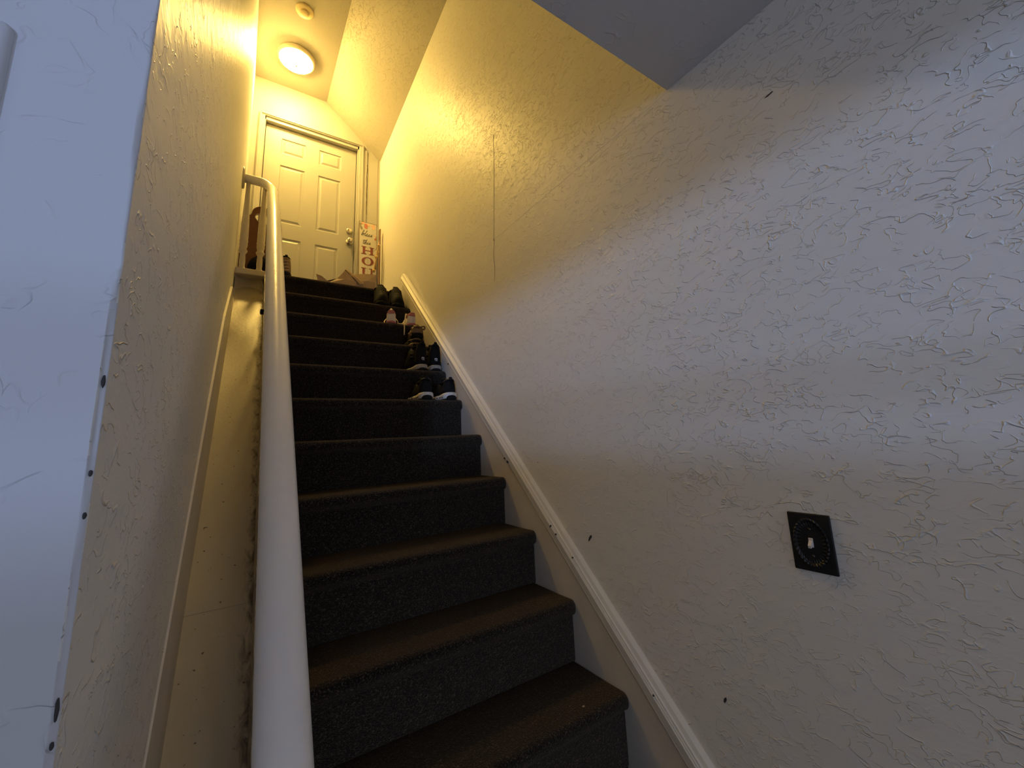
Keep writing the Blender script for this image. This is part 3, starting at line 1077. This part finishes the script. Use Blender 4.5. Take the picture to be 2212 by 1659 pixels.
# ------------------------------------------------------------------ tan boot beside the rail on the landing
t = thing('tan_boot', 'brown striped work boot at the edge of the landing, half hidden behind the handrail', 'shoe',
          (-0.838, 2.470, ZL), 0.30)
bm = bmesh.new()
make_shoe(t, 0.26, 0.056, 0.150, 0.140, (0.026, 0.020), {'upper': M_tan, 'sole': M_black_sole, 'lining': M_black2}, 0.42, True, 1.08, True, 0.075)
bm.free()
bm = bmesh.new()
for k in range(5):
    z = 0.045 + k * 0.024
    pts = []
    for q in range(13):
        a = -1.45 + 2.9 * q / 12
        pts.append((math.sin(a) * 0.0455, 0.062 - math.cos(a) * 0.060 + z * 0.05, z + 0.012 * math.sin(a)))
    add_tube(bm, pts, 0.0045, 6)
from_bm('leather_band', bm, M_tan2, t, True)

# ------------------------------------------------------------------ brown board with heart cut-out behind the balusters
PX, PYb, PWd = -1.001, 2.80, 0.134
panel = thing('heart_cutout_bench', 'red-brown wooden bench end with arched top and pale heart cut-out, behind the balusters', 'bench',
              (PX, PYb, ZL))
outer = [(-PWd, 0.0), (-PWd, 0.500)]
outer += [(-PWd + 0.006, 0.545), (-PWd + 0.018, 0.562), (-0.094, 0.566), (-0.082, 0.575)]
for k in range(13):
    a = math.pi - math.pi * k / 12
    outer.append((0.074 * math.cos(a), 0.590 + 0.074 * math.sin(a)))
outer += [(0.082, 0.575), (0.094, 0.566), (PWd - 0.018, 0.562), (PWd - 0.006, 0.545), (PWd, 0.500), (PWd, 0.0)]
arch = [(0.075 * math.cos(math.pi * k / 12), 0.135 + 0.085 * math.sin(math.pi * k / 12)) for k in range(13)]
outer += [(0.075, 0.0)] + arch + [(-0.075, 0.0)]
heart = []
for k in range(28):
    a = 2 * math.pi * k / 28
    hx = 16 * math.sin(a) ** 3
    hz = 13 * math.cos(a) - 5 * math.cos(2 * a) - 2 * math.cos(3 * a) - math.cos(4 * a)
    heart.append((hx / 16 * 0.060 + 0.008, 0.555 + hz / 16 * 0.056))
cu = bpy.data.curves.new('panel_outline', 'CURVE')
cu.dimensions = '2D'
cu.fill_mode = 'BOTH'
cu.extrude = 0.010
for loop in (outer, heart):
    sp = cu.splines.new('POLY')
    sp.points.add(len(loop) - 1)
    for p_, (a, b) in zip(sp.points, loop):
        p_.co = (a, b, 0, 1)
    sp.use_cyclic_u = True
tmp = bpy.data.objects.new('tmp', cu)
COL.objects.link(tmp)
me = bpy.data.meshes.new_from_object(tmp.evaluated_get(bpy.context.evaluated_depsgraph_get()))
bpy.data.objects.remove(tmp)
me.transform(Matrix.Rotation(PI / 2, 4, 'X'))
me.materials.clear()
pb = new_obj('end_panel', me, M_brown, panel)
me.materials.append(M_brown_edge)
for p in me.polygons:
    if abs(p.normal.y) < 0.5:
        p.material_index = 1
for loop in (outer, heart):
    bm = bmesh.new()
    lp = [(x, -0.0098, z) for x, z in loop]
    add_tube(bm, lp + [lp[0]] if loop is heart else lp, 0.0022, 6)
    from_bm('lit_edge_outline', bm, M_brown_edge, panel, True)  # pale outline put in for light catching the panel's edges
# second end and seat board behind, so that it stands as a small bench
box('seat_board', (-0.118, 0.01, 0.300), (0.118, 0.36, 0.318), M_brown, panel, 0.003)
pb2 = bpy.data.objects.new('end_panel', me)
COL.objects.link(pb2)
pb2.parent = panel
pb2.location = (0, 0.37, 0)
# dark bag visible in the arch of the bench
bm = bmesh.new()
bmesh.ops.create_uvsphere(bm, u_segments=20, v_segments=12, radius=1.0)
for v in bm.verts:
    q = 1 + 0.06 * mnoise.noise(v.co * 1.7)
    v.co = Vector((v.co.x * 0.075 * q, v.co.y * 0.05 * q, (v.co.z * 0.12 + 0.10) * q if v.co.z > -0.83 else 0.0))
    v.co += Vector((PX + 0.0, 2.73, ZL))
tag(from_bm('navy_bundle', bm, plain('navy_cloth', (0.006, 0.007, 0.016), 0.9, spec=0.05), None, True),
    'dark navy rounded bundle on the landing in front of the brown bench end', 'bundle')

# ------------------------------------------------------------------ sign leaning beside the door
sg = thing('porch_sign', 'tall cream sign reading bless this HOU in grey and red, beside the door casing', 'sign',
           (-0.0575, 3.36, ZL))
sg.rotation_euler = (0.045 * -1, 0, 0)
SW, SHh = 0.0860, 1.078
box('board', (-SW, 0.0, 0.0), (SW, 0.012, SHh), M_sign, sg, 0.001)
bm = bmesh.new()
add_box(bm, (-SW - 0.003, -0.001, 0), (-SW, 0.013, SHh + 0.003))
add_box(bm, (SW, -0.001, 0), (SW + 0.003, 0.013, SHh + 0.003))
add_box(bm, (-SW, -0.001, SHh), (SW, 0.013, SHh + 0.003))
add_box(bm, (-0.0008, -0.0004, 0), (0.0008, 0.001, SHh - 0.27))
from_bm('edge_strip', bm, M_sign_edge, sg)


def letter(name, polys, mat):
    bm = bmesh.new()
    for poly in polys:
        add_prism(bm, poly, 'y', -0.0015, 0.001)
    return from_bm(name, bm, mat, sg)


LH = 0.088
hw_ = 0.062


def serif_h(zc):
    P = []
    z0, z1 = zc - LH / 2, zc + LH / 2
    for sx in (-1, 1):
        xc = sx * 0.039
        P.append([(xc - 0.012, z0), (xc + 0.012, z0), (xc + 0.012, z1), (xc - 0.012, z1)])
        for zz in (z0, z1 - 0.008):
            P.append([(xc - 0.025, zz), (xc + 0.025, zz), (xc + 0.025, zz + 0.008), (xc - 0.025, zz + 0.008)])
    P.append([(-0.03, zc - 0.005), (0.03, zc - 0.005), (0.03, zc + 0.005), (-0.03, zc + 0.005)])
    return P


def serif_o(zc):
    P = []
    n = 32
    for k in range(n):
        a, b = 2 * math.pi * k / n, 2 * math.pi * (k + 1) / n
        P.append([(0.060 * math.cos(a), zc + LH / 2 * 1.06 * math.sin(a)), (0.060 * math.cos(b), zc + LH / 2 * 1.06 * math.sin(b)),
                  (0.032 * math.cos(b), zc + LH / 2 * 0.9 * math.sin(b)), (0.032 * math.cos(a), zc + LH / 2 * 0.9 * math.sin(a))])
    return P


def serif_u(zc):
    P = []
    z0, z1 = zc - LH / 2, zc + LH / 2
    for sx in (-1, 1):
        xc = sx * 0.039
        w = 0.012 if sx < 0 else 0.008
        P.append([(xc - w, zc - 0.01), (xc + w, zc - 0.01), (xc + w, z1), (xc - w, z1)])
        P.append([(xc - 0.025, z1 - 0.008), (xc + 0.025, z1 - 0.008), (xc + 0.025, z1), (xc - 0.025, z1)])
    n = 14
    for k in range(n):
        a, b = math.pi + math.pi * k / n, math.pi + math.pi * (k + 1) / n
        P.append([(0.051 * math.cos(a), zc - 0.01 + 0.036 * math.sin(a)), (0.051 * math.cos(b), zc - 0.01 + 0.036 * math.sin(b)),
                  (0.029 * math.cos(b), zc - 0.01 + 0.026 * math.sin(b)), (0.029 * math.cos(a), zc - 0.01 + 0.026 * math.sin(a))])
    return P


letter('letter_h', serif_h(0.757), M_red)
letter('letter_o', serif_o(0.637), M_red)
letter('letter_u', serif_u(0.516), M_red)


def script(name, strokes, ox, oz, sc, slant=0.28):
    bm = bmesh.new()
    for st in strokes:
        pts = [((x + z * slant) * sc + ox, -0.001, z * sc + oz) for x, z in st]
        add_tube(bm, catmull(pts, 6), lambda t: 0.0021 + 0.0008 * math.sin(t * 9), 6, (1, 1), (0, 1, 0))
    return from_bm(name, bm, M_ink, sg, True)


S_ = [(0.0, 0.05), (0.35, 0.35), (0.5, 0.85), (0.62, 0.55), (0.72, 0.22), (0.5, 0.0), (0.25, 0.08)]
bless = [[(0.0, 0.1), (0.2, 0.9), (0.5, 1.9), (0.38, 2.1), (0.2, 1.5), (0.1, 0.5), (0.15, 0.0), (0.5, 0.1), (0.7, 0.6), (0.5, 0.85), (0.3, 0.5)],
         [(0.5, 0.65), (0.95, 0.7), (1.3, 1.3), (1.55, 2.0), (1.4, 2.1), (1.25, 1.2), (1.25, 0.3), (1.4, 0.0), (1.7, 0.2)],
         [(1.7, 0.2), (2.0, 0.55), (2.05, 0.85), (1.85, 0.8), (1.75, 0.3), (1.95, 0.0), (2.3, 0.2)],
         [(x * 0.9 + 2.25, z) for x, z in S_], [(x * 0.9 + 3.0, z) for x, z in S_]]
script('word_bless', bless, -0.070, 0.925, 0.0295)
this = [[(0.6, 1.8), (0.4, 0.9), (0.35, 0.2), (0.55, 0.0), (0.85, 0.25)], [(-0.1, 1.35), (0.4, 1.5), (1.1, 1.5)],
        [(0.85, 0.25), (1.25, 1.2), (1.5, 1.95), (1.35, 2.0), (1.2, 1.0), (1.1, 0.0)], [(1.1, 0.1), (1.35, 0.7), (1.6, 0.8), (1.65, 0.3), (1.75, 0.0), (2.0, 0.2)],
        [(2.0, 0.2), (2.2, 0.8), (2.15, 0.2), (2.3, 0.0), (2.55, 0.2)], [(2.28, 1.15), (2.33, 1.25)], [(x * 0.9 + 2.5, z) for x, z in S_]]
script('word_this', this, -0.060, 0.832, 0.0260)


def leaf(cx, cz, ang, ln, wd, mat):
    pts = []
    for k in range(10):
        t = k / 9
        pts.append((ln * t, wd * math.sin(math.pi * t ** 0.8)))
    for k in range(8, 0, -1):
        t = k / 9
        pts.append((ln * t, -wd * math.sin(math.pi * t ** 0.8)))
    ca, sa = math.cos(ang), math.sin(ang)
    pts = [(cx + x * ca - z * sa, cz + x * sa + z * ca) for x, z in pts]
    pts = [(min(max(x, -SW), SW), min(z, SHh)) for x, z in pts]
    bm = bmesh.new()
    add_prism(bm, pts, 'y', -0.0011 - random.random() * 0.0006, 0.0005)
    from_bm('painted_leaf', bm, mat, sg)


for a in ((-0.066, 1.048, -0.3, 0.040, 0.012, M_leaf_p), (-0.080, 1.020, 0.9, 0.034, 0.010, M_leaf_r), (-0.060, 0.962, 1.9, 0.055, 0.012, M_leaf_g),
          (-0.030, 1.045, -1.2, 0.055, 0.016, M_leaf_r), (-0.040, 1.010, -0.6, 0.045, 0.013, M_leaf_r), (-0.010, 1.050, -0.9, 0.045, 0.014, M_leaf_p),
          (0.030, 1.040, -0.5, 0.050, 0.018, M_leaf_p), (0.040, 0.995, 0.5, 0.042, 0.013, M_leaf_p), (0.052, 1.048, -1.0, 0.030, 0.010, M_leaf_r),
          (0.070, 0.870, 1.2, 0.034, 0.010, M_leaf_r), (0.078, 0.905, 2.0, 0.040, 0.007, M_leaf_p), (-0.078, 1.045, -1.5, 0.05, 0.008, M_leaf_g)):
    leaf(a[0], a[1] + 0.022, *a[2:])
# darker slim board edge-on between the sign and the right wall
sb = thing('slim_board', 'slim reddish brown board standing edge-on between the cream sign and the right wall', 'board', (0.040, 3.30, ZL))
box('board', (-0.005, 0.0, 0.0), (0.007, 0.035, 0.985), M_sign_edge, sb, 0.002)
prism('painted_strip', [(0.0, 0.72), (0.035, 0.72), (0.035, 0.83), (0.0, 0.86)], 'x', -0.0072, -0.0055, M_leaf_p, sb)
# twisted jute bundle hanging in front of it
rp = thing('jute_garland', 'knotted jute rope and bead garland hanging at the right edge of the cream sign', 'garland', (0.002, 3.25, ZL))
bm = bmesh.new()
for ph in (0, 2.1, 4.2):
    pts = []
    for k in range(40):
        t = k / 39
        z = 0.77 - 0.30 * t
        pts.append((0.014 - 0.045 * t + 0.008 * math.cos(ph + t * 14), 0.008 * math.sin(ph + t * 14), z))
    add_tube(bm, pts, 0.0055, 7)
from_bm('twisted_rope', bm, M_rope, rp, True)
M_knot = plain('knot_yellow', (0.56, 0.40, 0.16), 0.7, var=0.3, scale=120)
for (x, z, r) in ((0.014, 0.770, 0.016), (-0.010, 0.640, 0.019), (-0.030, 0.490, 0.019)):
    bm = bmesh.new()
    g = bmesh.ops.create_icosphere(bm, subdivisions=2, radius=r)
    for v in g['verts']:
        v.co = Vector((v.co.x, v.co.y * 0.8, v.co.z * 0.75)) + Vector((x, -0.004, z))
    from_bm('knot', bm, M_knot, rp, True)
for pts, r in (([(0.010, -0.004, 0.765), (-0.006, -0.006, 0.735), (-0.028, -0.010, 0.700), (-0.036, -0.010, 0.690)], 0.002),
               ([(-0.006, -0.012, 0.62), (-0.018, -0.018, 0.56), (-0.020, -0.018, 0.50)], 0.007)):
    bm = bmesh.new()
    add_tube(bm, catmull(pts, 5), r, 6)
    from_bm('dark_strand', bm, M_tan, rp, True)

# ------------------------------------------------------------------ crumpled kraft paper bag on the landing
bag = thing('paper_bag', 'crumpled brown kraft paper bag lying at the top of the stairs', 'paper bag', (-0.40, 2.60, ZL))
bm = bmesh.new()


def quad_sheet(pts_grid, thick=0.0):
    vs_ = [[bm.verts.new(p) for p in row] for row in pts_grid]
    for a, b in zip(vs_, vs_[1:]):
        for k in range(len(a) - 1):
            bm.faces.new((a[k], a[k + 1], b[k + 1], b[k]))


# body: crushed block, right part
quad_sheet([[(-0.02, -0.10, 0.0), (0.06, -0.11, 0.0), (0.14, -0.105, 0.0), (0.202, -0.10, 0.0)],
            [(-0.04, -0.10, 0.055), (0.05, -0.115, 0.045), (0.14, -0.108, 0.072), (0.205, -0.098, 0.070)],
            [(-0.03, -0.06, 0.105), (0.05, -0.09, 0.118), (0.13, -0.085, 0.138), (0.212, -0.080, 0.146)],
            [(-0.02, 0.00, 0.118), (0.06, 0.00, 0.148), (0.13, 0.01, 0.150), (0.207, 0.00, 0.156)],
            [(-0.02, 0.10, 0.105), (0.06, 0.11, 0.110), (0.13, 0.11, 0.10), (0.20, 0.10, 0.11)],
            [(-0.02, 0.12, 0.0), (0.06, 0.12, 0.0), (0.13, 0.12, 0.0), (0.20, 0.12, 0.0)]])
quad_sheet([[(0.202, -0.10, 0.0), (0.205, -0.098, 0.070), (0.212, -0.080, 0.146), (0.207, 0.0, 0.156), (0.20, 0.10, 0.11)],
            [(0.198, 0.12, 0.0), (0.20, 0.12, 0.01), (0.20, 0.12, 0.02), (0.20, 0.12, 0.03), (0.20, 0.12, 0.04)]])
from_bm('bag_body', bm, M_kraft, bag)
bm = bmesh.new()
# folded gusset: strong ridge rising to a peak, then falling to the right
quad_sheet([[(-0.16, -0.10, 0.004), (-0.09, -0.10, 0.050), (-0.045, -0.10, 0.105)],
            [(-0.06, -0.125, 0.004), (-0.03, -0.125, 0.052), (-0.035, -0.112, 0.125)],
            [(0.04, -0.13, 0.004), (0.05, -0.13, 0.030), (0.0, -0.115, 0.100)]])
quad_sheet([[(-0.045, -0.10, 0.105), (-0.035, -0.112, 0.132), (0.0, -0.115, 0.112)],
            [(-0.02, 0.02, 0.085), (0.0, 0.02, 0.115), (0.03, 0.02, 0.110)]])
quad_sheet([[(-0.035, -0.112, 0.134), (0.02, -0.125, 0.080), (0.075, -0.130, 0.022)],
            [(-0.018, -0.105, 0.140), (0.04, -0.120, 0.090), (0.105, -0.122, 0.036)],
            [(0.0, -0.08, 0.128), (0.06, -0.09, 0.096), (0.115, -0.10, 0.050)]])
quad_sheet([[(0.0, -0.06, 0.130), (0.05, -0.05, 0.118), (0.10, -0.06, 0.108)],
            [(0.02, 0.04, 0.122), (0.07, 0.04, 0.126), (0.12, 0.03, 0.122)]])
from_bm('folded_gusset', bm, M_kraft, bag)
bm = bmesh.new()
quad_sheet([[(-0.235, -0.07, 0.078), (-0.225, -0.07, 0.045), (-0.222, -0.07, 0.020), (-0.215, -0.07, 0.0)],
            [(-0.195, -0.085, 0.060), (-0.190, -0.085, 0.040), (-0.185, -0.085, 0.018), (-0.18, -0.085, 0.0)],
            [(-0.165, -0.095, 0.030), (-0.160, -0.095, 0.020), (-0.158, -0.095, 0.010), (-0.155, -0.095, 0.0)],
            [(-0.120, -0.100, 0.012), (-0.115, -0.100, 0.010), (-0.112, -0.100, 0.006), (-0.11, -0.100, 0.0)]])
quad_sheet([[(-0.165, -0.095, 0.022), (-0.14, -0.06, 0.02)], [(-0.05, -0.10, 0.070), (-0.03, 0.0, 0.08)]])
from_bm('torn_flap', bm, M_kraft, bag)

# ------------------------------------------------------------------ unseen windows added behind the camera to supply daylight
def glass_mat():
    t = NT('window_glass')
    tr = t.add('ShaderNodeBsdfTransparent')
    gl = t.add('ShaderNodeBsdfGlossy')
    gl.inputs['Roughness'].default_value = 0.02
    mx = t.add('ShaderNodeMixShader')
    mx.inputs[0].default_value = 0.06
    t.link(tr.outputs[0], mx.inputs[1])
    t.link(gl.outputs[0], mx.inputs[2])
    t.link(mx.outputs[0], t.n['Material Output'].inputs[0])
    return t.m


M_glass = glass_mat()
win = thing('unseen_window_1', 'x', 'window', (0, 0, 0))
del win['label']; del win['category']
win['kind'] = 'structure'
bm = bmesh.new()
for lo, hi in (((WX0 - 0.06, -3.22, WZ0 - 0.03), (WX0, -3.17, WZ1 + 0.06)), ((WX1, -3.22, WZ0 - 0.03), (WX1 + 0.06, -3.17, WZ1 + 0.06)),
               ((WX0, -3.22, WZ1), (WX1, -3.17, WZ1 + 0.06)), ((WX0, -3.22, WZ0 - 0.03), (WX1, -3.17, WZ0))):
    add_box(bm, lo, hi, 0.004)
add_box(bm, (WX0, -3.215, 0.990), (WX1, -3.180, 1.045))  # added rail, shapes the dip between the daylight bands
from_bm('added_window_frame', bm, M_trim, win)
box('added_window_pane', (WX0, -3.202, WZ0), (WX1, -3.198, 0.990), M_glass, win)
box('added_window_pane', (WX0, -3.202, 1.045), (WX1, -3.198, WZ1), M_glass, win)
win = thing('fill_window_2', 'x', 'window', (0, 0, 0))  # second unseen window, added as a glowing fill
del win['label']; del win['category']
win['kind'] = 'structure'
VY0, VY1, VZ0, VZ1 = -2.7, -1.5, 0.75, 1.65
bm = bmesh.new()
for lo, hi in (((-3.205, VY0 - 0.06, VZ0 - 0.06), (-3.17, VY0, VZ1 + 0.06)), ((-3.205, VY1, VZ0 - 0.06), (-3.17, VY1 + 0.06, VZ1 + 0.06)),
               ((-3.205, VY0, VZ1), (-3.17, VY1, VZ1 + 0.06)), ((-3.205, VY0, VZ0 - 0.06), (-3.17, VY1, VZ0))):
    add_box(bm, lo, hi, 0.004)
from_bm('added_window_frame', bm, M_trim, win)
box('added_window_pane', (-3.198, VY0, VZ0), (-3.190, VY1, VZ1), M_window_fill, win)

# unseen glazed door added straight behind the camera; its pane glows as fill
M_door_fill = emis('door_fill_glow', LITE_COLOR, LITE_STRENGTH)
ent = thing('fill_door_2', 'x', 'door', (0, 0, 0))
del ent['label']; del ent['category']
ent['kind'] = 'structure'
bm = bmesh.new()
for lo, hi in (((-0.92, -3.2, -0.4), (-0.80, -3.155, 1.95)), ((-0.18, -3.2, -0.4), (-0.06, -3.155, 1.95)),
               ((-0.80, -3.2, 1.78), (-0.18, -3.155, 1.95)), ((-0.80, -3.2, -0.4), (-0.18, -3.155, 0.62)),
               ((-0.80, -3.19, 1.00), (-0.18, -3.16, 1.05))):
    add_box(bm, lo, hi, 0.003)
from_bm('added_door_leaf', bm, M_door, ent)
box('fill_door_pane', (-0.80, -3.185, 0.62), (-0.18, -3.178, 1.78), M_door_fill, ent)
